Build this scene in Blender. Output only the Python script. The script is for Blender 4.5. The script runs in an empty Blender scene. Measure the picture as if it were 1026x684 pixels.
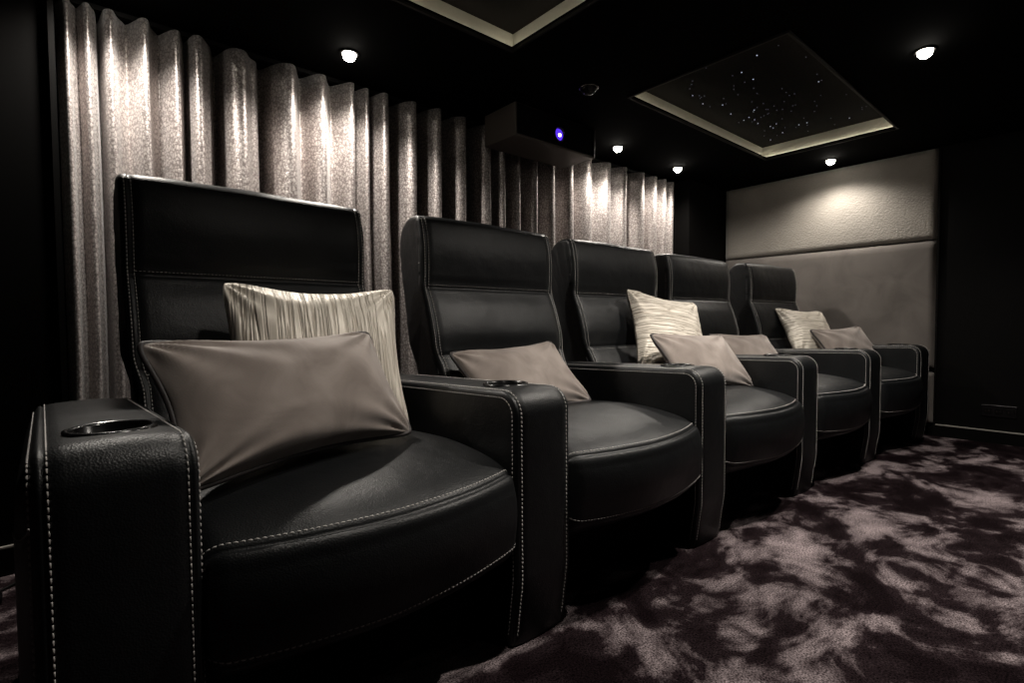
import bpy, bmesh, math, random
from mathutils import Vector, Matrix, noise
random.seed(7)
C = bpy.context.scene.collection
PI = math.pi
R = math.radians

# ------------------------------------------------------------------ camera
CAM_H, F_PX = 0.8106, 518.12
pitch, yaw, roll = R(-2.0736), R(49.356), R(-0.3867)
fwd = Vector((math.cos(yaw)*math.cos(pitch), math.sin(yaw)*math.cos(pitch), math.sin(pitch)))
rt = Vector((math.sin(yaw), -math.cos(yaw), 0))
up = rt.cross(fwd)
r2 = rt*math.cos(roll)+up*math.sin(roll)
u2 = up*math.cos(roll)-rt*math.sin(roll)
cam_data = bpy.data.cameras.new('camera')
cam_data.sensor_width = 36.0
cam_data.lens = F_PX/1026*36.0
cam_data.clip_start = 0.02
cam = bpy.data.objects.new('camera', cam_data)
C.objects.link(cam)
M = Matrix((r2, u2, -fwd)).transposed().to_4x4()
M.translation = Vector((0, 0, CAM_H))
cam.matrix_world = M
bpy.context.scene.camera = cam

# ------------------------------------------------------------------ world, exposure
w = bpy.data.worlds.new('world')
bpy.context.scene.world = w
w.use_nodes = True
w.node_tree.nodes['Background'].inputs[0].default_value = (0.01, 0.01, 0.01, 1)
w.node_tree.nodes['Background'].inputs[1].default_value = 0.2
vs = bpy.context.scene.view_settings
vs.view_transform = 'Standard'; vs.look = 'None'; vs.gamma = 1.0; vs.use_curve_mapping = False
vs.exposure = 0.0

# downlights: x, y, watts, cone degrees
CEIL = 2.0
WARM = (1.0, 0.93, 0.84)
LIGHTS = [   # x, y, watts, cone, blend
    (0.168, 2.225, 46, 150, 0.8, 'warm white downlight in the ceiling at the left end of the curtains'),
    (0.975, 2.222, 46, 150, 0.8, 'bright round downlight in the ceiling above the first two recliners, by the curtain'),
    (2.875, 2.230, 38, 150, 0.8, 'bright downlight just right of the projector, by the curtain'),
    (3.621, 2.233, 38, 160, 0.8, 'bright downlight by the curtain, at its right end'),
    (4.33, 1.400, 30, 150, 0.8, 'bright downlight washing the upholstered end wall'),
    (2.908, 0.573, 66, 140, 0.8, 'largest bright downlight near the right edge, beside the whole star panel'),
    (1.88, 0.573, 95, 130, 0.8, 'ceiling downlight between the two star panels, out of the picture'),
    (0.66, 0.573, 30, 120, 0.8, 'ceiling downlight above the front of the first recliner, out of the picture'),
    (3.3, -0.9, 55, 84, 0.8, 'added unseen downlight over the carpet on the right, out of the picture'),  # unseen lamp, added to brighten the carpet
    (1.7, -0.9, 25, 84, 0.8, 'added unseen downlight over the middle of the carpet, out of the picture'),  # weaker unseen lamp, added as carpet light too
]

# ------------------------------------------------------------------ materials
def new_mat(name):
    m = bpy.data.materials.new(name); m.use_nodes = True
    nt = m.node_tree
    return m, nt, nt.nodes['Principled BSDF']

def plain(name, col, rough=0.5, metal=0.0, spec=0.5, bump=None, coat=0.0):
    m, nt, b = new_mat(name)
    b.inputs['Base Color'].default_value = (*col, 1)
    b.inputs['Roughness'].default_value = rough
    b.inputs['Metallic'].default_value = metal
    b.inputs['Specular IOR Level'].default_value = spec
    b.inputs['Coat Weight'].default_value = coat
    tc = nt.nodes.new('ShaderNodeTexCoord')
    n = nt.nodes.new('ShaderNodeTexNoise')
    sc, st = bump if bump else (60, 0.03)
    n.inputs['Scale'].default_value = sc; n.inputs['Detail'].default_value = 3
    nt.links.new(tc.outputs['Object'], n.inputs['Vector'])
    bm = nt.nodes.new('ShaderNodeBump'); bm.inputs['Strength'].default_value = st
    bm.inputs['Distance'].default_value = 0.002
    nt.links.new(n.outputs['Fac'], bm.inputs['Height'])
    nt.links.new(bm.outputs['Normal'], b.inputs['Normal'])
    return m

def emit(name, col, strength):
    m, nt, b = new_mat(name)
    b.inputs['Base Color'].default_value = (0.02, 0.02, 0.02, 1)
    b.inputs['Emission Color'].default_value = (*col, 1)
    b.inputs['Emission Strength'].default_value = strength
    return m

def leather():
    m, nt, b = new_mat('black_leather')
    b.inputs['Base Color'].default_value = (0.0055, 0.0062, 0.0069, 1)
    b.inputs['Specular IOR Level'].default_value = 0.33
    tc = nt.nodes.new('ShaderNodeTexCoord')
    v = nt.nodes.new('ShaderNodeTexVoronoi'); v.inputs['Scale'].default_value = 330
    v.feature = 'F1'
    n = nt.nodes.new('ShaderNodeTexNoise'); n.inputs['Scale'].default_value = 9; n.inputs['Detail'].default_value = 5
    for q in (v, n): nt.links.new(tc.outputs['Object'], q.inputs['Vector'])
    b1 = nt.nodes.new('ShaderNodeBump'); b1.inputs['Strength'].default_value = 0.35; b1.inputs['Distance'].default_value = 0.0012
    b2 = nt.nodes.new('ShaderNodeBump'); b2.inputs['Strength'].default_value = 0.35; b2.inputs['Distance'].default_value = 0.012
    nt.links.new(v.outputs['Distance'], b1.inputs['Height'])
    nt.links.new(n.outputs['Fac'], b2.inputs['Height'])
    nt.links.new(b2.outputs['Normal'], b1.inputs['Normal'])
    nt.links.new(b1.outputs['Normal'], b.inputs['Normal'])
    mr = nt.nodes.new('ShaderNodeMapRange'); mr.inputs['To Min'].default_value = 0.36; mr.inputs['To Max'].default_value = 0.50
    nt.links.new(n.outputs['Fac'], mr.inputs['Value'])
    nt.links.new(mr.outputs['Result'], b.inputs['Roughness'])
    return m

def carpet_mat():
    m, nt, b = new_mat('brushed_carpet')
    tc = nt.nodes.new('ShaderNodeTexCoord')
    mp = nt.nodes.new('ShaderNodeMapping'); mp.inputs['Rotation'].default_value = (0, 0, R(-25)); mp.inputs['Scale'].default_value = (1.0, 1.35, 1)
    nt.links.new(tc.outputs['Object'], mp.inputs['Vector'])
    n1 = nt.nodes.new('ShaderNodeTexNoise'); n1.inputs['Scale'].default_value = 2.5; n1.inputs['Detail'].default_value = 9
    n1.inputs['Roughness'].default_value = 0.6; n1.inputs['Distortion'].default_value = 0.8
    n2 = nt.nodes.new('ShaderNodeTexNoise'); n2.inputs['Scale'].default_value = 210; n2.inputs['Detail'].default_value = 2
    n3 = nt.nodes.new('ShaderNodeTexNoise'); n3.inputs['Scale'].default_value = 8; n3.inputs['Detail'].default_value = 7; n3.inputs['Distortion'].default_value = 0.5
    for q in (n1, n3): nt.links.new(mp.outputs['Vector'], q.inputs['Vector'])
    nt.links.new(tc.outputs['Object'], n2.inputs['Vector'])
    mx = nt.nodes.new('ShaderNodeMix'); mx.data_type = 'FLOAT'; mx.inputs[0].default_value = 0.3
    nt.links.new(n1.outputs['Fac'], mx.inputs[2]); nt.links.new(n3.outputs['Fac'], mx.inputs[3])
    cr = nt.nodes.new('ShaderNodeValToRGB')
    e = cr.color_ramp.elements
    e[0].position = 0.43; e[0].color = (0.006, 0.0035, 0.0042, 1)
    e[1].position = 0.66; e[1].color = (0.30, 0.245, 0.252, 1)
    for ps, cl in ((0.505, (0.016, 0.0105, 0.012, 1)), (0.53, (0.065, 0.050, 0.053, 1)), (0.57, (0.155, 0.126, 0.131, 1))):
        cr.color_ramp.elements.new(ps).color = cl
    nt.links.new(mx.outputs[0], cr.inputs['Fac'])
    mr = nt.nodes.new('ShaderNodeMapRange'); mr.inputs['From Min'].default_value = 0.3; mr.inputs['From Max'].default_value = 0.7
    mr.inputs['To Min'].default_value = 0.1; mr.inputs['To Max'].default_value = 1.9
    nt.links.new(n2.outputs['Fac'], mr.inputs['Value'])
    mu = nt.nodes.new('ShaderNodeMix'); mu.data_type = 'RGBA'; mu.blend_type = 'MULTIPLY'; mu.inputs[0].default_value = 1
    nt.links.new(cr.outputs['Color'], mu.inputs[6]); nt.links.new(mr.outputs['Result'], mu.inputs[7])
    nt.links.new(mu.outputs[2], b.inputs['Base Color'])
    b.inputs['Roughness'].default_value = 0.95; b.inputs['Specular IOR Level'].default_value = 0.02
    bm = nt.nodes.new('ShaderNodeBump'); bm.inputs['Strength'].default_value = 0.6; bm.inputs['Distance'].default_value = 0.006
    nt.links.new(n2.outputs['Fac'], bm.inputs['Height'])
    bm2 = nt.nodes.new('ShaderNodeBump'); bm2.inputs['Strength'].default_value = 0.4; bm2.inputs['Distance'].default_value = 0.02
    nt.links.new(mx.outputs[0], bm2.inputs['Height']); nt.links.new(bm2.outputs['Normal'], bm.inputs['Normal'])
    nt.links.new(bm.outputs['Normal'], b.inputs['Normal'])
    return m

def curtain_mat():
    m, nt, b = new_mat('embossed_satin')
    tc = nt.nodes.new('ShaderNodeTexCoord')
    v = nt.nodes.new('ShaderNodeTexVoronoi'); v.feature = 'DISTANCE_TO_EDGE'; v.inputs['Scale'].default_value = 75
    n = nt.nodes.new('ShaderNodeTexNoise'); n.inputs['Scale'].default_value = 90; n.inputs['Detail'].default_value = 3
    mp = nt.nodes.new('ShaderNodeMapping'); mp.inputs['Scale'].default_value = (1.0, 1.0, 0.7)
    nt.links.new(tc.outputs['Object'], n.inputs['Vector'])
    ad = nt.nodes.new('ShaderNodeMix'); ad.data_type = 'RGBA'; ad.blend_type = 'ADD'; ad.inputs[0].default_value = 0.02
    nt.links.new(tc.outputs['Object'], ad.inputs[6]); nt.links.new(n.outputs['Color'], ad.inputs[7])
    nt.links.new(ad.outputs[2], mp.inputs['Vector']); nt.links.new(mp.outputs['Vector'], v.inputs['Vector'])
    cr = nt.nodes.new('ShaderNodeValToRGB')
    e = cr.color_ramp.elements
    e[0].position = 0.02; e[0].color = (0.19, 0.16, 0.152, 1)
    e[1].position = 0.20; e[1].color = (0.56, 0.51, 0.49, 1)
    nt.links.new(v.outputs['Distance'], cr.inputs['Fac'])
    nt.links.new(cr.outputs['Color'], b.inputs['Base Color'])
    b.inputs['Metallic'].default_value = 0.55
    b.inputs['Roughness'].default_value = 0.41
    b.inputs['Sheen Weight'].default_value = 0.2
    bm = nt.nodes.new('ShaderNodeBump'); bm.inputs['Strength'].default_value = 0.5; bm.inputs['Distance'].default_value = 0.003
    nt.links.new(v.outputs['Distance'], bm.inputs['Height']); nt.links.new(bm.outputs['Normal'], b.inputs['Normal'])
    return m

def suede(name, c0, c1, sc=3.0, rough=0.8, fleck=0.0):
    m, nt, b = new_mat(name)
    tc = nt.nodes.new('ShaderNodeTexCoord')
    n = nt.nodes.new('ShaderNodeTexNoise'); n.inputs['Scale'].default_value = sc; n.inputs['Detail'].default_value = 5; n.inputs['Distortion'].default_value = 0.8
    nt.links.new(tc.outputs['Object'], n.inputs['Vector'])
    cr = nt.nodes.new('ShaderNodeValToRGB'); e = cr.color_ramp.elements
    e[0].position = 0.35; e[0].color = (*c0, 1); e[1].position = 0.65; e[1].color = (*c1, 1)
    nt.links.new(n.outputs['Fac'], cr.inputs['Fac']); nt.links.new(cr.outputs['Color'], b.inputs['Base Color'])
    b.inputs['Roughness'].default_value = rough; b.inputs['Specular IOR Level'].default_value = 0.25
    b.inputs['Sheen Weight'].default_value = 0.35; b.inputs['Sheen Roughness'].default_value = 0.5
    f = nt.nodes.new('ShaderNodeTexNoise'); f.inputs['Scale'].default_value = 85 if fleck else 400; f.inputs['Detail'].default_value = 2
    nt.links.new(tc.outputs['Object'], f.inputs['Vector'])
    bm = nt.nodes.new('ShaderNodeBump'); bm.inputs['Strength'].default_value = 0.9 if fleck else 0.2; bm.inputs['Distance'].default_value = 0.006 if fleck else 0.001
    nt.links.new(f.outputs['Fac'], bm.inputs['Height']); nt.links.new(bm.outputs['Normal'], b.inputs['Normal'])
    return m

def pleat_mat(name, horizontal):
    m, nt, b = new_mat(name)
    tc = nt.nodes.new('ShaderNodeTexCoord'); mp = nt.nodes.new('ShaderNodeMapping')
    mp.inputs['Scale'].default_value = (3, 3, 75) if horizontal else (75, 3, 3)
    nt.links.new(tc.outputs['Object'], mp.inputs['Vector'])
    n = nt.nodes.new('ShaderNodeTexNoise'); n.inputs['Scale'].default_value = 1.0; n.inputs['Detail'].default_value = 1.5; n.inputs['Distortion'].default_value = 0.5
    nt.links.new(mp.outputs['Vector'], n.inputs['Vector'])
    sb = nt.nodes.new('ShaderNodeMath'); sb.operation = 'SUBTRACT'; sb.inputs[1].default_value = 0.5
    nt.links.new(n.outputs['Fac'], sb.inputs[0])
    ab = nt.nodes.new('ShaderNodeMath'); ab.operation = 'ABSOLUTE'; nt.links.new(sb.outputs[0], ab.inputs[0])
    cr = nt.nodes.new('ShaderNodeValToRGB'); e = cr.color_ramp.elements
    e[0].position = 0.0; e[0].color = (0.42, 0.36, 0.29, 1); e[1].position = 0.035; e[1].color = (0.74, 0.68, 0.59, 1)  # crease shade put into the colour as thin dark lines
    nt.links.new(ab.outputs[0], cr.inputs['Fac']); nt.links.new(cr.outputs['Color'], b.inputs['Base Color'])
    mn = nt.nodes.new('ShaderNodeMath'); mn.operation = 'MINIMUM'; mn.inputs[1].default_value = 0.12; nt.links.new(ab.outputs[0], mn.inputs[0])
    ml = nt.nodes.new('ShaderNodeMath'); ml.operation = 'MULTIPLY'; ml.inputs[1].default_value = 8; nt.links.new(mn.outputs[0], ml.inputs[0])
    b.inputs['Roughness'].default_value = 0.45; b.inputs['Specular IOR Level'].default_value = 0.5; b.inputs['Metallic'].default_value = 0.1
    bm = nt.nodes.new('ShaderNodeBump'); bm.inputs['Strength'].default_value = 1.0; bm.inputs['Distance'].default_value = 0.004
    nt.links.new(ml.outputs[0], bm.inputs['Height']); nt.links.new(bm.outputs['Normal'], b.inputs['Normal'])
    return m

LEATHER = leather()
THREAD = plain('grey_thread', (0.45, 0.43, 0.41), 0.7)
CARPET = carpet_mat()
SATIN = curtain_mat()
BLACKWALL = plain('black_matt_wall', (0.0022, 0.002, 0.0019), 0.85, spec=0.06, bump=(8, 0.1))
BLACKCEIL = plain('black_velvet_ceiling', (0.0012, 0.0012, 0.0012), 0.95, spec=0.03, bump=(40, 0.1))
BLACKGLOSS = plain('black_lacquer', (0.0025, 0.0023, 0.0022), 0.5, spec=0.12)
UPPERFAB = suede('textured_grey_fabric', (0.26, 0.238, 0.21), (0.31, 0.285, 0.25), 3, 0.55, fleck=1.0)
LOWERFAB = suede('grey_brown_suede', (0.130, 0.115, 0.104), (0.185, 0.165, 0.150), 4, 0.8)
TAUPE = suede('taupe_velvet', (0.205, 0.17, 0.15), (0.31, 0.265, 0.238), 9, 0.75)
PIPING = plain('dark_piping', (0.03, 0.024, 0.024), 0.6)
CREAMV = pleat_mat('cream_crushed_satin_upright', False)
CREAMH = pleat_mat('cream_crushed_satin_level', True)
DARKPLASTIC = plain('black_gloss_plastic', (0.004, 0.004, 0.0045), 0.22, spec=0.4)
HOUSING = plain('charcoal_satin_housing', (0.09, 0.076, 0.064), 0.5, bump=(30, 0.1))
COVE = plain('pale_cove_paint', (0.42, 0.40, 0.34), 0.7)
STARCLOTH = plain('black_star_cloth', (0.007, 0.006, 0.0055), 0.9, spec=0.03, bump=(90, 0.3))
BULB = emit('bulb_glow', (1.0, 0.93, 0.82), 40)
LEDSTRIP = emit('cove_led', (1.0, 0.93, 0.74), 13.0)
STAR = emit('star_glow', (0.75, 0.8, 1.0), 0.7)
STARDIM = emit('star_glow_dim', (0.7, 0.72, 0.95), 0.12)
LENSGLOW = emit('violet_lens_glow', (0.12, 0.04, 1.0), 0.9)
LENSHOT = emit('violet_lens_core', (0.75, 0.6, 1.0), 9)
BASECLOTH = plain('black_base_cloth', (0.006, 0.006, 0.006), 0.9, spec=0.1)
EDGEGLINT = plain('skirting_glint', (0.34, 0.32, 0.29), 0.5, metal=0.0)  # pale colour stands in for the glint on the skirting edge
WOODEDGE = plain('dark_stained_edge', (0.008, 0.007, 0.006), 0.6, spec=0.2)
CHROME = plain('dark_chrome', (0.25, 0.24, 0.23), 0.25, metal=1.0)

# ------------------------------------------------------------------ helpers
def link_bm(name, bm, mat, parent=None, smooth=True, loc=None):
    bmesh.ops.recalc_face_normals(bm, faces=bm.faces)
    if name in ('armrest', 'cut'):
        v_ = bm.calc_volume(signed=True)
        if v_ < 0: bmesh.ops.reverse_faces(bm, faces=bm.faces)
    me = bpy.data.meshes.new(name); bm.to_mesh(me); bm.free()
    me.materials.append(mat)
    if smooth:
        for p in me.polygons: p.use_smooth = True
    o = bpy.data.objects.new(name, me); C.objects.link(o)
    if parent: o.parent = parent
    if loc: o.location = loc
    return o

def empty(name, loc, rz=0):
    o = bpy.data.objects.new(name, None); o.empty_display_size = 0.1
    C.objects.link(o); o.location = loc; o.rotation_euler = (0, 0, rz)
    return o

def tag(o, label, cat, group=None):
    o['label'] = label; o['category'] = cat
    if group: o['group'] = group
    return o

def struct(o):
    o['kind'] = 'structure'; return o

def box(bm, x0, x1, y0, y1, z0, z1, bev=0.0, seg=2):
    vs_ = [bm.verts.new(p) for p in ((x0,y0,z0),(x1,y0,z0),(x1,y1,z0),(x0,y1,z0),(x0,y0,z1),(x1,y0,z1),(x1,y1,z1),(x0,y1,z1))]
    fs = [bm.faces.new([vs_[i] for i in f]) for f in ((0,3,2,1),(4,5,6,7),(0,1,5,4),(1,2,6,5),(2,3,7,6),(3,0,4,7))]
    if bev:
        es = set(e for f in fs for e in f.edges)
        bmesh.ops.bevel(bm, geom=list(es), offset=bev, segments=seg, affect='EDGES', profile=0.5)

def boxobj(name, b, mat, parent=None, bev=0.0):
    bm = bmesh.new(); box(bm, *b, bev=bev)
    return link_bm(name, bm, mat, parent, smooth=False)

def catmull(P, closed=True, per=8, tags=None):
    n = len(P); out = []; tg = {}
    segs = n if closed else n-1
    for i in range(segs):
        p0 = P[(i-1) % n] if closed or i > 0 else P[0]
        p1 = P[i]; p2 = P[(i+1) % n]
        p3 = P[(i+2) % n] if closed or i+2 < n else P[-1]
        tg[i] = len(out)
        for k in range(per):
            t = k/per
            out.append(tuple(0.5*((2*b)+(-a+c)*t+(2*a-5*b+4*c-d)*t*t+(-a+3*b-3*c+d)*t**3) for a, b, c, d in zip(p0, p1, p2, p3)))
    if not closed: out.append(tuple(P[-1])); tg[n-1] = len(out)-1
    return out, tg

def normals2(P):
    # outward normals of a closed outline (y,z)
    n = len(P); N = []
    area = sum(P[i][0]*P[(i+1) % n][1]-P[(i+1) % n][0]*P[i][1] for i in range(n))
    s = 1 if area > 0 else -1
    for i in range(n):
        a = P[i-1]; b = P[(i+1) % n]
        dy, dz = b[0]-a[0], b[1]-a[1]; l = math.hypot(dy, dz) or 1
        N.append((s*dz/l, -s*dy/l))
    return N

def loft(rings, cap=True):
    bm = bmesh.new(); V = [[bm.verts.new(p) for p in r] for r in rings]
    n = len(rings[0])
    for i in range(len(V)-1):
        for j in range(n):
            bm.faces.new((V[i][j], V[i][(j+1) % n], V[i+1][(j+1) % n], V[i+1][j]))
    if cap:
        for r in (V[0], V[-1]):
            c = bm.verts.new(sum((v.co for v in r), Vector())/n)
            for j in range(n): bm.faces.new((r[j], r[(j+1) % n], c))
    return bm

def stitches(bm, pts, nrm, step=0.0105, ln=0.0076, wd=0.0024, ht=0.0018):
    """dashes of thread laid along a polyline"""
    P = [Vector(p) for p in pts]; N = [Vector(n) for n in nrm]
    L = [0]
    for i in range(1, len(P)): L.append(L[-1]+(P[i]-P[i-1]).length)
    def at(s):
        s = min(max(s, 0), L[-1])
        for i in range(1, len(P)):
            if L[i] >= s:
                t = (s-L[i-1])/max(L[i]-L[i-1], 1e-9)
                return P[i-1].lerp(P[i], t), N[i-1].lerp(N[i], t).normalized()
        return P[-1], N[-1]
    s = 0.0
    while s+ln < L[-1]:
        rr = []
        for q, h in ((0, 0.1), (0.25, 1), (0.75, 1), (1, 0.1)):
            p, n = at(s+ln*q); rr.append((p, n, h))
        t = (rr[-1][0]-rr[0][0]).normalized()
        prev = None
        for p, n, h in rr:
            b = t.cross(n).normalized()
            ring = [bm.verts.new(p-b*wd/2-n*0.001), bm.verts.new(p-b*wd/3+n*ht*h), bm.verts.new(p+b*wd/3+n*ht*h), bm.verts.new(p+b*wd/2-n*0.001)]
            if prev:
                for j in range(4): bm.faces.new((prev[j], prev[(j+1) % 4], ring[(j+1) % 4], ring[j]))
            else: bm.faces.new(ring)
            prev = ring
        bm.faces.new(prev[::-1])
        s += step

def thread_row(parent, pts, nrm, **k):
    bm = bmesh.new(); stitches(bm, pts, nrm, **k)
    o = link_bm('seam_stitching', bm, THREAD, parent)
    o['label'] = 'row of pale grey stitching along a seam'
    return o

def tube(bm, pts, r, seg=8, closed=False):
    P = [Vector(p) for p in pts]; n = len(P); rings = []
    for i, p in enumerate(P):
        a = P[i-1] if (i or closed) else P[0]; b = P[(i+1) % n] if (i < n-1 or closed) else P[-1]
        t = (b-a).normalized(); u = t.cross(Vector((0, 0.3, 1))).normalized(); v = t.cross(u)
        rings.append([bm.verts.new(p+(u*math.cos(q*2*PI/seg)+v*math.sin(q*2*PI/seg))*r) for q in range(seg)])
    m = n if closed else n-1
    for i in range(m):
        A, B = rings[i], rings[(i+1) % n]
        for j in range(seg): bm.faces.new((A[j], A[(j+1) % seg], B[(j+1) % seg], B[j]))
    if not closed: bm.faces.new(rings[0]); bm.faces.new(rings[-1][::-1])

def lathe(bm, prof, c=(0, 0, 0), seg=32, axis='z'):
    rings = []
    for r, h in prof:
        ring = []
        for q in range(seg):
            a = q*2*PI/seg
            p = (c[0]+r*math.cos(a), c[1]+r*math.sin(a), c[2]+h) if axis == 'z' else (c[0]+r*math.cos(a), c[1]-h, c[2]+r*math.sin(a))
            ring.append(bm.verts.new(p))
        rings.append(ring)
    for A, B in zip(rings, rings[1:]):
        for j in range(seg): bm.faces.new((A[j], A[(j+1) % seg], B[(j+1) % seg], B[j]))
    for r_ in (rings[0], rings[-1]):
        bm.faces.new(r_)

def rounded_poly(P, segs=10, step=0.02):
    """closed polygon [(y,z,radius)] -> dense outline"""
    n = len(P); arcs = []
    for i in range(n):
        a = Vector(P[i-1][:2]); b = Vector(P[i][:2]); c = Vector(P[(i+1) % n][:2]); r = P[i][2]
        u = (a-b).normalized(); v = (c-b).normalized()
        ang = u.angle(v); d = r/math.tan(ang/2)
        s, e = b+u*d, b+v*d
        cen = b+(u+v).normalized()*(r/math.sin(ang/2))
        pts = []
        for k in range(segs+1):
            t = k/segs
            a0 = (s-cen); a1 = (e-cen); om = a0.angle(a1)
            q = (a0*math.sin((1-t)*om)+a1*math.sin(t*om))/math.sin(om) if om > 1e-4 else a0.lerp(a1, t)
            pts.append(cen+q)
        arcs.append(pts)
    out = []
    for i in range(n):
        out += arcs[i]
        a = arcs[i][-1]; b = arcs[(i+1) % n][0]; l = (b-a).length; m = int(l/step)
        for k in range(1, m): out.append(a.lerp(b, k/m))
    return [(p[0], p[1]) for p in out]

# ------------------------------------------------------------------ room shell
XW, YB = 4.62, 2.64
struct(boxobj('floor', (-1.8, XW+0.1, -2.8, YB+0.1, -0.06, 0.0), CARPET))
struct(boxobj('wall_back', (-1.8, XW+0.1, YB, YB+0.08, 0, 2.3), BLACKWALL))
struct(boxobj('wall_back_left', (-1.8, -0.012, 2.34, YB, 0, CEIL), BLACKWALL))
struct(boxobj('wall_back_right', (3.98, 4.585, 2.345, YB, 0, CEIL), BLACKWALL))
struct(boxobj('wall_right', (XW, XW+0.1, -2.8, YB, 0, 2.3), BLACKWALL))
struct(boxobj('wall_right_front', (4.592, XW, -2.8, 0.800, 0, CEIL), BLACKGLOSS))
struct(boxobj('wall_left', (-1.9, -1.8, -2.8, YB, 0, 2.3), BLACKWALL))
struct(boxobj('wall_front', (-1.8, XW, -2.9, -2.8, 0, 2.3), BLACKWALL))

def grid_slab(name, xs, ys, holes, z0, z1, mat):
    bm = bmesh.new()
    solid = {}
    for i in range(len(xs)-1):
        for j in range(len(ys)-1):
            cx, cy = (xs[i]+xs[i+1])/2, (ys[j]+ys[j+1])/2
            solid[i, j] = not any(h[0] < cx < h[1] and h[2] < cy < h[3] for h in holes)
    V = {}
    def v(i, j, k):
        if (i, j, k) not in V: V[i, j, k] = bm.verts.new((xs[i], ys[j], (z0, z1)[k]))
        return V[i, j, k]
    for (i, j), s in solid.items():
        if not s: continue
        bm.faces.new((v(i,j,0), v(i,j+1,0), v(i+1,j+1,0), v(i+1,j,0)))
        bm.faces.new((v(i,j,1), v(i+1,j,1), v(i+1,j+1,1), v(i,j+1,1)))
        for di, dj, e in ((-1,0,((i,j),(i,j+1))),(1,0,((i+1,j+1),(i+1,j))),(0,-1,((i+1,j),(i,j))),(0,1,((i,j+1),(i+1,j+1)))):
            if not solid.get((i+di, j+dj), False):
                (a, b), (c, d) = e
                bm.faces.new((v(a,b,0), v(c,d,0), v(c,d,1), v(a,b,1)))
    return link_bm(name, bm, mat, smooth=False)

COFFERS = [(-0.14, 1.500, 0.905, 1.735), (2.284, 3.920, 0.905, 1.692)]
xs = sorted({-1.9, XW+0.1, *[c[0] for c in COFFERS], *[c[1] for c in COFFERS]})
ys = sorted({-2.9, YB+0.08, *[c[2] for c in COFFERS], *[c[3] for c in COFFERS]})
struct(grid_slab('ceiling', xs, ys, COFFERS, CEIL, CEIL+0.010, BLACKCEIL))

# skirting; the glint along its top is painted as a pale strip
def skirting(name, b, edge):
    o = struct(boxobj(name, b, BLACKGLOSS))
    e = boxobj('edge_glint', edge, EDGEGLINT, o)
    e['label'] = 'painted pale glint along the top of the black skirting'
    return o
skirting('baseboard_right', (4.578, 4.592, -2.8, 0.800, 0, 0.078), (4.578, 4.592, -2.8, 0.800, 0.078, 0.084))
skirting('baseboard_back', (-1.8, -0.012, 2.326, 2.34, 0, 0.090), (-1.8, -0.012, 2.326, 2.34, 0.090, 0.096))
struct(boxobj('trim_1', (-0.022, -0.006, 2.322, 2.34, 0, CEIL), BLACKGLOSS))
struct(boxobj('trim_2', (4.575, XW, 0.800, 0.812, 0.0, CEIL), BLACKGLOSS))

# upholstered panels of the end wall
def wall_panel(z0, z1, mat, label):
    bm = bmesh.new(); y0, y1 = 0.814, 2.340; NX, NZ = 60, 30
    xf, d = 4.585, 0.02
    g = []
    for i in range(NX+1):
        row = []
        for j in range(NZ+1):
            u, v = i/NX, j/NZ
            y = y0+(y1-y0)*u; z = z0+(z1-z0)*v
            e = min(u*(y1-y0), (1-u)*(y1-y0), v*(z1-z0), (1-v)*(z1-z0))
            q = min(e/0.02, 1); off = d*(1-math.sqrt(max(0, 1-(1-q)**2)))
            row.append(bm.verts.new((xf+off+0.0015*noise.noise(Vector((y*4, z*4, 3))), y, z)))
        g.append(row)
    for i in range(NX):
        for j in range(NZ): bm.faces.new((g[i][j], g[i][j+1], g[i+1][j+1], g[i+1][j]))
    # back and sides
    border = [g[i][0] for i in range(NX+1)]+[g[NX][j] for j in range(1, NZ+1)]+[g[i][NZ] for i in range(NX-1, -1, -1)]+[g[0][j] for j in range(NZ-1, 0, -1)]
    bk = [bm.verts.new((XW-0.0005, v.co.y, v.co.z)) for v in border]
    for k in range(len(border)): 
        m = (k+1) % len(border); bm.faces.new((border[k], border[m], bk[m], bk[k]))
    bm.faces.new(bk)
    return tag(link_bm('wall_panel', bm, mat), label, 'wall panel', 'upholstered panels on the end wall')
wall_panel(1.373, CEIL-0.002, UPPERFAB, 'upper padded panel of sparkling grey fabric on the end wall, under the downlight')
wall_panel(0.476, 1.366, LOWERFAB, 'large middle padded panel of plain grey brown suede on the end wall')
wall_panel(0.085, 0.440, LOWERFAB, 'low padded panel at the foot of the end wall, mostly hidden by the last recliner')

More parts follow.
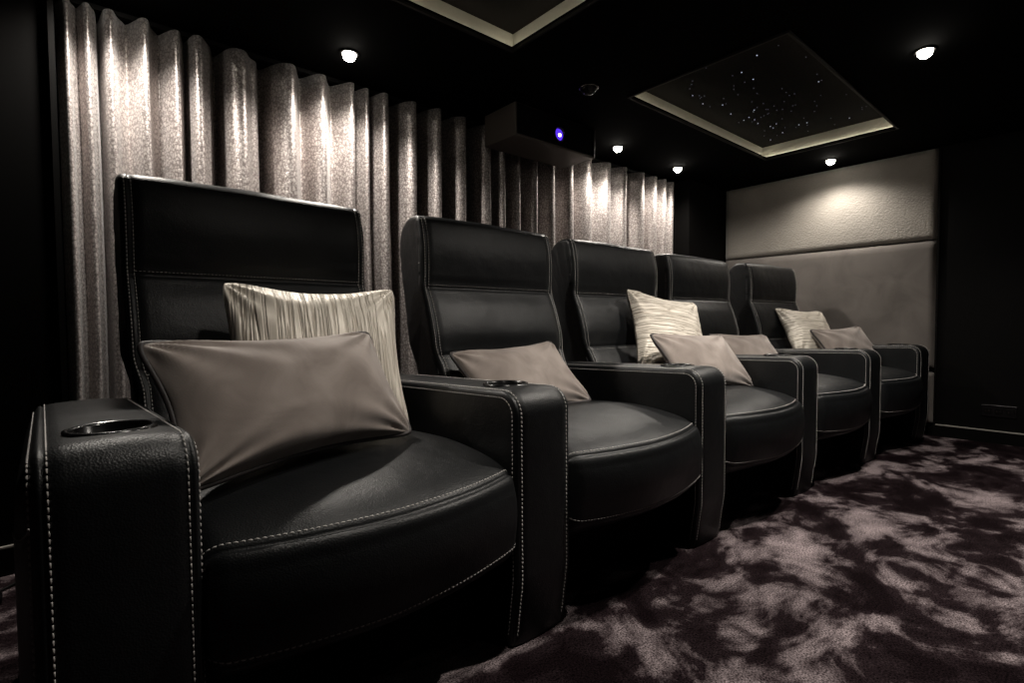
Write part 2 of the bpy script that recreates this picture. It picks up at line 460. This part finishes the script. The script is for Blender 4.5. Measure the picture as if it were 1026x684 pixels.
# ------------------------------------------------------------------ curtains
RIDGE_PX = [73, 93, 115, 149, 181, 200, 242, 292, 323, 352, 367, 384, 412, 436, 461, 487, 500, 516, 533, 551, 569, 588, 607, 622, 640, 653, 662, 670]
def px_to_x(px, Y=2.47):
    v = fwd+r2*((px-513)/F_PX)+u2*((342-215)/F_PX)
    return v.x*Y/v.y
def curtain(x_start, x_end, ridges, seed):
    rnd = random.Random(seed)
    pts = [(x_start, 2.53)]
    R_ = [x_start]+ridges+[x_end]
    P = []
    for i in range(len(ridges)):
        left = (R_[i]+R_[i+1])/2 if i else x_start
        x = R_[i+1]; right = (x+R_[i+2])/2 if i < len(ridges)-1 else x_end
        deep = any(abs(x-g) < 1e-6 for g in DEEP)
        hw = (right-left)/2
        a = min(0.058, 0.5*hw*2)
        yr = 2.487-a*0.85+rnd.uniform(-.006, .006)
        yv = 2.60 if deep else 2.487+a*1.0+rnd.uniform(-.01, .012)
        P.append((left+hw*.10, 2.60 if deep else yv))
        P.append((x-(x-left)*0.48, 2.487-a*0.1))
        P.append((x-(x-left)*0.15, yr)); P.append((x+(right-x)*0.20, yr-.003))
        P.append((x+(right-x)*0.50, 2.482+rnd.uniform(-.012, .012)))
        P.append((right-(right-x)*.2, 2.487+a*0.6))
    P.append((x_end, 2.53))
    dense, _ = catmull(P, closed=False, per=7)
    bm = bmesh.new(); rows = []
    NZ = 26
    for k in range(NZ+1):
        t = k/NZ; z = 0.012+t*(CEIL-0.035)
        row = []
        for (x, y) in dense:
            f = 0.82+0.18*t+0.10*math.sin(t*2.2+x*3.1)
            yy = 2.50+(y-2.50)*f+0.005*noise.noise(Vector((x*5, z*2.5, seed)))
            xx = x+0.012*(1-t)*noise.noise(Vector((x*4, z*1.5, seed+9)))
            row.append(bm.verts.new((xx, yy, z)))
        rows.append(row)
    for A, B in zip(rows, rows[1:]):
        for j in range(len(A)-1): bm.faces.new((A[j], A[j+1], B[j+1], B[j]))
    o = link_bm('curtain', bm, SATIN)
    s = o.modifiers.new('thickness', 'SOLIDIFY'); s.thickness = 0.003; s.offset = 0
    # heading tape with a top hem
    return o
rx = [px_to_x(p) for p in RIDGE_PX]
DEEP = [px_to_x(p) for p in (115, 242, 292, 412, 436, 461, 487, 500, 516)]
cut = RIDGE_PX.index(461)+1
mid = (rx[cut-1]+rx[cut])/2
tag(curtain(-0.004, mid-0.01, rx[:cut], 1), 'left silver satin curtain with deep folds behind the first two recliners', 'curtain', 'silver curtains on the back wall')
tag(curtain(mid+0.01, 3.93, rx[cut:], 2), 'right silver satin curtain behind the projector and the middle recliners', 'curtain', 'silver curtains on the back wall')
tr = empty('curtain_track', (0, 2.5, CEIL))
tag(tr, 'black curtain track along the ceiling above the silver curtains', 'curtain track')
boxobj('rail', (0.0, 3.96, -0.012, 0.012, -0.018, 0), BLACKGLOSS, tr)

# ------------------------------------------------------------------ recliner parts
PT, WA = 0.8546, 0.190
def half_seat():
    HW = 0.333
    rings = []; info = []
    st = []
    r = 0.035
    for k in range(7):
        s = k/6; st.append((-(HW-r*(1-math.sin(s*PI/2))) if False else -HW+r*(1-math.cos(s*PI/2)), r*(1-math.sin(s*PI/2))))
    for k in range(1, 24): st.append((-HW+r+(2*(HW-r))*k/24, 0))
    st += [(-x, i) for x, i in st[:7][::-1]]
    N = []
    for x, ins in st:
        u = x/HW; c = 1-u*u; cc = 1-abs(u)**3
        P = [(.50, .20), (.14, .20), (.040-.03*c, .224), (-.002-.046*c, .268-.012*c), (-.012-.060*c, .318), (-.014-.066*c, .368),
             (-.006-.068*c, .415), (.016-.072*c, .452), (.10-.06*c, .478+.014*cc), (.25, .492+.022*cc), (.45, .488+.014*cc), (.64, .47), (.665, .38)]
        O, tg = catmull(P, True, 16)
        nn = normals2(O)
        for sidx, dep in ((3, .006), (7, .006)):
            for dj in (-2, -1, 0, 1, 2):
                j = tg[sidx]+dj; dd = dep*(1, .45, .08)[abs(dj)]
                O[j] = (O[j][0]-nn[j][0]*dd, O[j][1]-nn[j][1]*dd)
        wob = [0.0022*noise.noise(Vector((x*7, q[0]*7, q[1]*7))) for q in O]
        O2 = [(q[0]-n[0]*(ins-wb), q[1]-n[1]*(ins-wb)) for q, n, wb in zip(O, nn, wob)]
        rings.append([(x, q[0], q[1]) for q in O2]); N.append([(0, n[0], n[1]) for n in nn])
    jb, jt = 3*16, 7*16
    return rings, N, jb, jt

def make_seat(parent):
    rings, N, jb, jt = half_seat()
    o = link_bm('seat_cushion', loft(rings), LEATHER, parent)
    for j in (jb+4, jt+3):
        P = [rings[i][j] for i in range(2, len(rings)-2)]; nn = [N[i][j] for i in range(2, len(rings)-2)]
        thread_row(o, P, nn)
    return o

def make_back(parent):
    HW = 0.345; r = 0.016
    st = [(-HW, r+.012), (-HW, r)]
    for k in range(1, 7):
        s = k/6*PI/2; st.append((-HW+r*(1-math.cos(s)), r*(1-math.sin(s))))
    st += [(-0.325, 0.0), (-0.3215, .0035), (-0.318, 0.0)]
    for k in range(1, 24): st.append((-0.318+0.636*k/24, 0))
    st += [(-x, i) for x, i in st[:len(st)-23][::-1]]
    rings = []; N = []
    per = 14
    for x, ins in st:
        u = x/HW; c = max(0, 1-u*u); cc = 1-abs(u)**4
        P = [(.600, .42), (.632-.010*cc, .53), (.676-.012*cc, .62), (.711, .693), (.728-.016*cc, .775), (.756-.014*cc, .870), (.785-.003*c, .947),
             (.787-.008*cc, 1.00), (.787-.010*cc, 1.08), (.795-.007*cc, 1.15), (.812-.004*c, 1.206+.002*c), (.85, 1.222+.006*c), (.91, 1.212+.005*c), (.955, 1.165), (.965, 1.08),
             (.948, .98), (.930, .89), (.912, .78), (.880, .65), (.800, .45), (.760, .30), (.66, .30)]
        O, tg = catmull(P, True, per); nn = normals2(O)
        if abs(x) < 0.33:
            for sidx, dep in ((3, .006), (6, .006)):
                for dj in (-2, -1, 0, 1, 2):
                    j = tg[sidx]+dj; dd = dep*(1, .5, .1)[abs(dj)]
                    O[j] = (O[j][0]-nn[j][0]*dd, O[j][1]-nn[j][1]*dd)
        out = []
        for q, n in zip(O, nn):
            wb = 0.0025*noise.noise(Vector((x*6, q[0]*6, q[1]*6)))
            sidef = 0.003*noise.noise(Vector((x*3, q[0]*18, q[1]*25)))
            out.append((x+(math.copysign(1, x)*sidef*0.6 if abs(u) > .97 else 0), q[0]-n[0]*(ins-wb), q[1]-n[1]*(ins-wb)))
        def squeeze(p):
            t = min(1, max(0, (.74-p[2])/.10)); t = t*t*(3-2*t)
            return (p[0]*(1-.047*t), p[1], p[2])
        rings.append([squeeze(p) for p in out]); N.append([(0, n[0], n[1]) for n in nn])
    o = link_bm('backrest', loft(rings), LEATHER, parent)
    lo = st.index((-0.318, 0.0)); hi = len(st)-1-lo
    for j in (3*per-2, 6*per+2):
        thread_row(o, [rings[i][j] for i in range(lo, hi+1)], [N[i][j] for i in range(lo, hi+1)], step=.0095, ln=.006, wd=.0018, ht=.0012)
    j0, j1 = per, 10*per+3
    for i in (lo+1-1, lo-4, len(st)-1-lo, len(st)-1-(lo-4)):
        sx = -1 if i < len(st)/2 else 1
        tilt = 0.0 if i in (lo, len(st)-1-lo) else 0.8
        nn = [tuple(Vector((sx*tilt, N[i][j][1], N[i][j][2])).normalized()) for j in range(j0, j1)]
        thread_row(o, [rings[i][j] for j in range(j0, j1)], nn)
    return o

def arm_rings(bL, bR):
    base = rounded_poly([(.024, 0, .012), (.0, .17, .25), (.0, .643, .060), (.84, .618, .07), (.84, 0, .02)], 12, 0.02)
    nn = normals2(base)
    st = []
    W2 = WA/2
    def capside(b):
        # from the outside in
        return [(.2, W2+b), (.55, W2+b*0.95), (.82, W2+b*0.72), (.93, W2+b*0.4)]
    body = [(-W2, .010), (-W2+.004, .003), (-W2+.0085, .0012), (-W2+.012, .0045), (-W2+.0155, .0002)]
    rings = []; N = []; idx = {}
    cy, cz = .42, .33
    def scaled(f, x):
        return [(x, cy+(q[0]-n[0]*.014-cy)*f, cz+(q[1]-n[1]*.014-cz)*f) for q, n in zip(base, nn)]
    for f, x in capside(bL): rings.append(scaled(f, -x))
    rings.append([(-W2-bL*.12-.0005, q[0]-n[0]*.016, q[1]-n[1]*.016) for q, n in zip(base, nn)]); idx['L'] = len(rings)-1
    def add(x, ins):
        dome = .005*max(0, 1-(x/(W2-.0155))**2)
        rings.append([(x, q[0]-n[0]*(ins-dome), q[1]-n[1]*(ins-dome)) for q, n in zip(base, nn)])
    for x, i in body: add(x, i)
    idx['l'] = len(rings)-1
    for k in range(1, 8): add((-W2+.0155)+(2*W2-.031)*k/8, 0)
    idx['r'] = len(rings)
    for x, i in body[::-1]: add(-x, i)
    rings.append([(W2+bR*.12+.0005, q[0]-n[0]*.016, q[1]-n[1]*.016) for q, n in zip(base, nn)]); idx['R'] = len(rings)-1
    for f, x in capside(bR)[::-1]: rings.append(scaled(f, x))
    return rings, base, nn, idx

CUP = (0.0, 0.150, 0.6395)
def make_arm(parent, bL, bR, loc, rz, outer_seam=0):
    rings, base, nn, idx = arm_rings(bL, bR)
    bm = loft(rings)
    o = link_bm('armrest', bm, LEATHER, parent)
    # cut the cup well
    cb = bmesh.new(); lathe(cb, [(.052, -.07), (.052, .04)], CUP, 40)
    cut_ = link_bm('cut', cb, LEATHER, parent)
    md = o.modifiers.new('well', 'BOOLEAN'); md.operation = 'DIFFERENCE'; md.object = cut_; md.solver = 'EXACT'; md.use_self = True
    bpy.context.view_layer.update()
    dg = bpy.context.evaluated_depsgraph_get()
    me = bpy.data.meshes.new_from_object(o.evaluated_get(dg))
    if len(me.polygons) > 200:
        o.modifiers.clear(); o.data = me
    else: o.modifiers.clear()
    cm = cut_.data; bpy.data.objects.remove(cut_); bpy.data.meshes.remove(cm)
    o.location = loc; o.rotation_euler = (0, 0, rz)
    # stitching: the front and top run
    n = len(base)
    # order indexes from bottom front, up the front, along the top
    js = [j for j in range(n) if nn[j][0] < -0.2 or nn[j][1] > 0.5]
    start = min(range(len(js)), key=lambda k: (base[js[k]][1]+base[js[k]][0]))
    js = sorted(js, key=lambda j: (j-js[start]) % n)
    if len(js) > 2 and base[js[0]][1] > base[js[-1]][1] and base[js[0]][0] > .5: js = js[::-1]
    for key, sx in (('L', -1), ('l', 0), ('r', 0), ('R', 1)):
        P = [rings[idx[key]][j] for j in js if not (base[j][1] < .03)]
        Nn = [tuple(Vector((sx*2.2, nn[j][0], nn[j][1])).normalized()) for j in js if not (base[j][1] < .03)]
        thread_row(o, P, Nn)
    if outer_seam:
        P = []; Nn = []
        for k in range(30):
            t = k/29; y = .004+.11*t
            z = .548-.03*math.sin(min(1, t*1.6)*PI/2)
            f = min(1, max(0, (y-.02)/.10))
            tab = [(.0, .1), (.016, .13), (.043, .42), (.087, .73), (.197, .95), (.9, .97)]
            g = next(a_[1]+(b_[1]-a_[1])*(y-a_[0])/(b_[0]-a_[0]) for a_, b_ in zip(tab, tab[1:]) if y <= b_[0])
            x = -(WA/2+bL*g)-.001
            P.append((x, y, z)); Nn.append((-1, -.6, 0))
        thread_row(o, P, Nn)
    # cup holder
    bm = bmesh.new()
    lathe(bm, [(.050, -.066), (.0515, .004), (.056, .0085), (.0615, .007), (.063, .000), (.0585, -.004)], CUP, 48)
    bm.faces.ensure_lookup_table()
    bmesh.ops.delete(bm, geom=[f for f in bm.faces if len(f.verts) > 4 and f.calc_center_median().z > CUP[2]-.03], context='FACES_ONLY')
    ch = link_bm('cup_holder', bm, DARKPLASTIC, o)
    ch['label'] = 'glossy black round cup holder let into the armrest'
    return o

def make_base(parent):
    bm = bmesh.new()
    box(bm, -.325, .325, .16, .72, 0.0, .185, bev=.01)
    return link_bm('base', bm, BASECLOTH, parent, smooth=False)

POSES = [(0.4802, 0.9197, 0.02848, 0.0073, -0.0007), (1.3347, 0.9334, 0.00358, -0.0349, 0.0213), (2.1893, 0.9258, -0.02132, -0.0074, 0.0037),
         (3.0435, 0.8970, -0.04623, 0.0341, -0.0121), (3.8966, 0.8469, -0.07113, 0.0017, -0.0014)]
DL = -0.0249
CHAIR_LABELS = [
    'nearest black leather recliner at the left, holding a cream and a taupe cushion',
    'second black leather recliner from the left, with a single taupe cushion in its right corner',
    'middle black leather recliner, with an upright cream cushion behind a taupe one',
    'fourth black leather recliner from the left, with one taupe cushion half hidden by its neighbour',
    'farthest black leather recliner, at the end wall, with cream and taupe cushions']
GC = 'black recliners in a curved row'
ch0 = empty('recliner_chair', (POSES[0][0], POSES[0][1], 0), POSES[0][2])
tag(ch0, CHAIR_LABELS[0], 'armchair', GC)
seat0 = make_seat(ch0); back0 = make_back(ch0); base0 = make_base(ch0)
armR = make_arm(ch0, .003, .003, (PT/2, 0, 0), DL/2)
armL = make_arm(ch0, .027, .003, (-PT/2, 0, 0), 0, outer_seam=1)
back0.location = (POSES[0][4], POSES[0][3], 0)
def copy_tree(o, parent):
    c = o.copy(); C.objects.link(c); c.parent = parent
    for k in list(o.children): copy_tree(k, c)
    return c
for i in range(1, 5):
    x, y, th, dy, dx = POSES[i]
    t = ch0.copy(); C.objects.link(t)
    t.location = (x, y, 0); t.rotation_euler = (0, 0, th)
    t['label'] = CHAIR_LABELS[i]
    copy_tree(seat0, t); copy_tree(base0, t)
    b = copy_tree(back0, t); b.location = (dx, dy, 0)
    a = copy_tree(armR, t)
    if i == 4: a.rotation_euler = (0, 0, 0)

# ------------------------------------------------------------------ cushions
def pillow_mesh(w, h, T, seed, pleat=None, sag=0.05):
    NU, NV = 70, 56
    def pt(u, v, s):
        eu = 1-0.10*(1-v*v)**1.3*abs(u)**2; ev = 1-0.15*(1-u*u)**1.3*abs(v)**2
        cn = 1-.05*(abs(u)**7)*(abs(v)**7)
        x = u*w/2*eu*cn; z = v*h/2*ev*cn
        t = T*((1-abs(u)**2.2)**0.55)*((1-abs(v)**2.2)**0.55)*(1+.12*(u*u+v*v))
        # creases running in from the corners
        cr = 0.0
        for cu, cv in ((1,1),(1,-1),(-1,1),(-1,-1)):
            du, dv = (1-u*cu), (1-v*cv); d = math.hypot(du, dv); a = math.atan2(dv, du)
            cr += 0.0105*math.exp(-d*1.9)*math.sin(a*13+seed+cu)*min(1, d*4)
        t += cr*min(1, t/(.2*T))+0.004*noise.noise(Vector((u*2.2, v*2.2, seed+s)))*min(1, t/(.3*T))
        if pleat:
            q = x if pleat == 'v' else z; o_ = z if pleat == 'v' else x
            t += min(1, t/(.15*T))*0.0028*noise.noise(Vector((q*150+1.2*noise.noise(Vector((q*20, o_*7, seed))), o_*7, seed*3)))
        z -= sag*0.25*h*(1-(abs(u))**2)*(1-v*v)*0.3
        return (x, s*t, z)
    bm = bmesh.new(); G = {}
    for s in (-1, 1):
        for i in range(NU+1):
            for j in range(NV+1):
                # concentrate samples near borders
                u = math.sin((i/NU*2-1)*PI/2*0.98)/math.sin(PI/2*.98); v = math.sin((j/NV*2-1)*PI/2*0.98)/math.sin(PI/2*.98)
                border = i in (0, NU) or j in (0, NV)
                if border and s == 1: G[s, i, j] = G[-1, i, j]; continue
                G[s, i, j] = bm.verts.new(pt(u, v, 0 if border else s))
        for i in range(NU):
            for j in range(NV):
                f = (G[s,i,j], G[s,i+1,j], G[s,i+1,j+1], G[s,i,j+1])
                bm.faces.new(f if s == -1 else f[::-1])
    edge = [G[-1,i,0].co.copy() for i in range(0, NU)]+[G[-1,NU,j].co.copy() for j in range(0, NV)]+[G[-1,i,NV].co.copy() for i in range(NU, 0, -1)]+[G[-1,0,j].co.copy() for j in range(NV, 0, -1)]
    return bm, edge

def pillow(chair, pos, rot, w, h, T, mat, seed, label, group, pleat=None, piping=False):
    x, y, th = POSES[chair][:3]
    bm, edge = pillow_mesh(w, h, T, seed, pleat)
    o = link_bm('cushion', bm, mat)
    c, s = math.cos(th), math.sin(th)
    # local frame of the chair: spin about the cushion's own axis, lean back, turn
    o.matrix_world = (Matrix.Translation((x+c*pos[0]-s*pos[1], y+s*pos[0]+c*pos[1], pos[2])) @ Matrix.Rotation(th+R(rot[2]), 4, 'Z')
                      @ Matrix.Rotation(R(rot[0]), 4, 'X') @ Matrix.Rotation(R(rot[1]), 4, 'Y'))
    if piping:
        b2 = bmesh.new(); tube(b2, edge, 0.0060, 8, closed=True)
        p = link_bm('piping', b2, PIPING, o)
        p['label'] = 'dark brown piping around the cushion edge'
    return tag(o, label, 'cushion', group)
GT, GK = 'taupe velvet cushions on the recliners', 'cream pleated cushions on the recliners'
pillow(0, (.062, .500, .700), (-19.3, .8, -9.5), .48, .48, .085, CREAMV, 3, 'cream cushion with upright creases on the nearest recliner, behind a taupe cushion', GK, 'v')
pillow(0, (-.090, .270, .653), (-32, -1.2, 12), .555, .312, .080, TAUPE, 5, 'large taupe velvet cushion with dark piping in front on the nearest recliner', GT, piping=True)
pillow(1, (-.055, .490, .606), (-42.9, -3.8, -2.6), .52, .315, .062, TAUPE, 8, 'taupe velvet cushion lying alone on the second recliner', GT, piping=True)
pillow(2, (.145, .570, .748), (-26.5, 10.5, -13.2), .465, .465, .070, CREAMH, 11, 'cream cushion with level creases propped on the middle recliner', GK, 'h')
pillow(2, (.090, .345, .622), (-38.8, 2.1, -4.5), .54, .325, .066, TAUPE, 13, 'taupe velvet cushion leaning in front of the cream one on the middle recliner', GT, piping=True)
pillow(3, (.065, .540, .612), (-41, 2, -10), .51, .31, .060, TAUPE, 17, 'taupe velvet cushion on the fourth recliner, half hidden behind the middle recliner cushion', GT, piping=True)
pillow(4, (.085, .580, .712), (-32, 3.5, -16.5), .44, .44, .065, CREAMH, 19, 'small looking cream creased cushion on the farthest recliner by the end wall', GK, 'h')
pillow(4, (.200, .380, .636), (-36.5, -3, -15.4), .52, .31, .062, TAUPE, 23, 'taupe velvet cushion on the farthest recliner, by the end wall', GT, piping=True)

# ------------------------------------------------------------------ ceiling star panels
def star_coffer(c, label, n_stars, seed, span):
    x0, x1, y0, y1 = c; g = 0.05; zt = CEIL+0.10
    root = empty('star_ceiling_panel', ((x0+x1)/2, (y0+y1)/2, CEIL))
    ox, oy = (x0+x1)/2, (y0+y1)/2
    hx, hy = (x1-x0)/2, (y1-y0)/2
    tag(root, label, 'star ceiling panel', 'star panels sunk into the ceiling')
    bm = bmesh.new(); z0, z1, th = .0105, zt-CEIL, .015
    X, Y = hx+g, hy+g
    box(bm, -X-th, -X, -Y-th, Y+th, z0, z1); box(bm, X, X+th, -Y-th, Y+th, z0, z1)
    box(bm, -X, X, -Y-th, -Y, z0, z1); box(bm, -X, X, Y, Y+th, z0, z1)
    link_bm('cove_wall', bm, COVE, root, smooth=False)['label'] = 'pale lit side of the recess around the star cloth'
    boxobj('star_cloth', (-X-th, X+th, -Y-th, Y+th, z1, z1+.02), STARCLOTH, root)
    bm = bmesh.new(); s = .006
    box(bm, -X+.004, -X+.004+s, -Y+.02, Y-.02, z0, z0+s); box(bm, X-.004-s, X-.004, -Y+.02, Y-.02, z0, z0+s)
    box(bm, -X+.03, X-.03, -Y+.004, -Y+.004+s, z0, z0+s); box(bm, -X+.03, X-.03, Y-.004-s, Y-.004, z0, z0+s)
    link_bm('light_strip', bm, LEDSTRIP, root, smooth=False)
    bm = bmesh.new(); f = .012; d = -.010
    box(bm, -hx-f, -hx, -hy-f, hy+f, d, 0); box(bm, hx, hx+f, -hy-f, hy+f, d, 0)
    box(bm, -hx, hx, -hy-f, -hy, d, 0); box(bm, -hx, hx, hy, hy+f, d, 0)
    link_bm('frame', bm, WOODEDGE, root, smooth=False)
    rnd = random.Random(seed); big = small = None
    for k in range(n_stars):
        x = rnd.uniform(-hx*.95, hx*.95); y = rnd.uniform(-hy*.9, hy*.9)
        if rnd.random() < .45: x = rnd.gauss(.15, .25)*hx; y = rnd.gauss(.2, .3)*hy
        kind = 'b' if rnd.random() < .28 else 's'
        if kind == 'b' and big or kind == 's' and small:
            o = (big if kind == 'b' else small).copy(); C.objects.link(o)
        else:
            bm = bmesh.new(); bmesh.ops.create_icosphere(bm, subdivisions=1, radius=.0034 if kind == 'b' else .0026)
            o = link_bm('star_light', bm, STAR if kind == 'b' else STARDIM)
            if kind == 'b': big = o
            else: small = o
        o.parent = root; o.location = (x, y, z1-.001)
star_coffer(COFFERS[0], 'ceiling recess with star lights cut off by the top edge of the picture', 40, 3, None)
star_coffer(COFFERS[1], 'ceiling recess with star lights and pale glowing edges, seen whole', 95, 4, None)

# ------------------------------------------------------------------ downlights
def downlight(x, y, watts, cone, blend, label):
    root = empty('ceiling_downlight', (x, y, CEIL))
    tag(root, label, 'downlight', 'round downlights in the ceiling')
    bm = bmesh.new(); lathe(bm, [(.030, -.0005), (.031, -.005), (.040, -.006), (.043, -.0005)], (0, 0, 0), 32)
    bm.faces.ensure_lookup_table()
    bmesh.ops.delete(bm, geom=[f for f in bm.faces if len(f.verts) > 4], context='FACES_ONLY')
    link_bm('trim_ring', bm, BLACKGLOSS, root)
    bm = bmesh.new(); lathe(bm, [(.028, -.0008), (.028, -.008), (.026, -.018), (.020, -.027), (.012, -.032), (.003, -.034)], (0, 0, 0), 24)
    link_bm('bulb', bm, BULB, root)
    ld = bpy.data.lights.new('lamp_light', 'SPOT'); ld.energy = watts; ld.color = WARM
    ld.spot_size = R(cone); ld.spot_blend = blend; ld.shadow_soft_size = 0.03
    lo = bpy.data.objects.new('lamp_light', ld); C.objects.link(lo); lo.parent = root; lo.location = (0, 0, -.055)
for a in LIGHTS: downlight(*a)

# ------------------------------------------------------------------ projector
pj = empty('projector', (2.183, 2.27, CEIL))
tag(pj, 'charcoal boxed projector under the ceiling, glowing violet at its lens', 'projector')
bm = bmesh.new(); box(bm, -.328, .328, -.150, .122, -.178, 0, bev=.006)
link_bm('housing', bm, HOUSING, pj, smooth=False)
bm = bmesh.new(); box(bm, -.318, .318, -.1535, -.149, -.168, -.008, bev=.001)
link_bm('front_panel', bm, DARKPLASTIC, pj, smooth=False)['label'] = 'glossy black front panel'
bm = bmesh.new(); lathe(bm, [(.034, 0), (.040, .001), (.042, .022), (.039, .025), (.036, .022), (.034, .006)], (-.012, -.1535, -.112), 40, axis='y')
lb = link_bm('lens_ring', bm, DARKPLASTIC, pj)
bm = bmesh.new(); lathe(bm, [(.034, .010), (.030, .017), (.018, .022), (.002, .024)], (-.012, -.1535, -.112), 32, axis='y')
lg = link_bm('lens', bm, LENSGLOW, pj); lg['label'] = 'violet glowing lens'
bm = bmesh.new(); lathe(bm, [(.010, .020), (.009, .0265), (.004, .029)], (-.016, -.1535, -.118), 20, axis='y')
link_bm('lens_core', bm, LENSHOT, lg)

# ------------------------------------------------------------------ small things
sd = empty('motion_sensor', (2.043, 1.768, CEIL))
tag(sd, 'small dark round sensor on the ceiling above the projector', 'sensor')
bm = bmesh.new(); lathe(bm, [(.045, 0), (.044, -.012), (.036, -.016), (.030, -.026), (.016, -.034), (.004, -.036)], (0, 0, 0), 32)
link_bm('sensor_dome', bm, DARKPLASTIC, sd)
bm = bmesh.new(); lathe(bm, [(.050, 0), (.050, -.004), (.046, -.006)], (0, 0, 0), 32)
link_bm('mounting_ring', bm, CHROME, sd)

so = empty('wall_socket', (4.592, .478, .212))
tag(so, 'wide black socket plate low on the black wall at the right edge', 'socket')
bm = bmesh.new(); box(bm, -.008, 0, -.085, .085, -.038, .038, bev=.002); link_bm('plate', bm, DARKPLASTIC, so, smooth=False)
for dy in (-.055, 0, .055):
    bm = bmesh.new(); box(bm, -.0095, -.006, dy-.02, dy+.02, -.018, .018, bev=.001); o = link_bm('socket_insert', bm, BLACKGLOSS, so, smooth=False)
    bm = bmesh.new()
    for q in (-.008, .008): lathe(bm, [(.0025, 0), (.0022, .001)], (0, 0, 0), 10) if False else box(bm, -.0108, -.009, dy+q-.002, dy+q+.002, -.004, .004)
    link_bm('contact', bm, CHROME, o, smooth=False)

cb = empty('power_cable', (-.17, 2.20, 0))
tag(cb, 'thin black cable lying on the carpet at the left edge by the skirting', 'cable')
bm = bmesh.new()
pts, _ = catmull([(-.28, -.30, .005), (-.10, -.10, .005), (-.02, -.02, .006), (.05, .04, .006), (.20, .07, .005), (.30, .08, .005)], False, 10)
tube(bm, pts, .004, 8); link_bm('cord', bm, BLACKGLOSS, cb)
bm = bmesh.new(); box(bm, -.055, .002, -.115, -.075, .001, .03, bev=.008, seg=3); link_bm('plug', bm, DARKPLASTIC, cb)
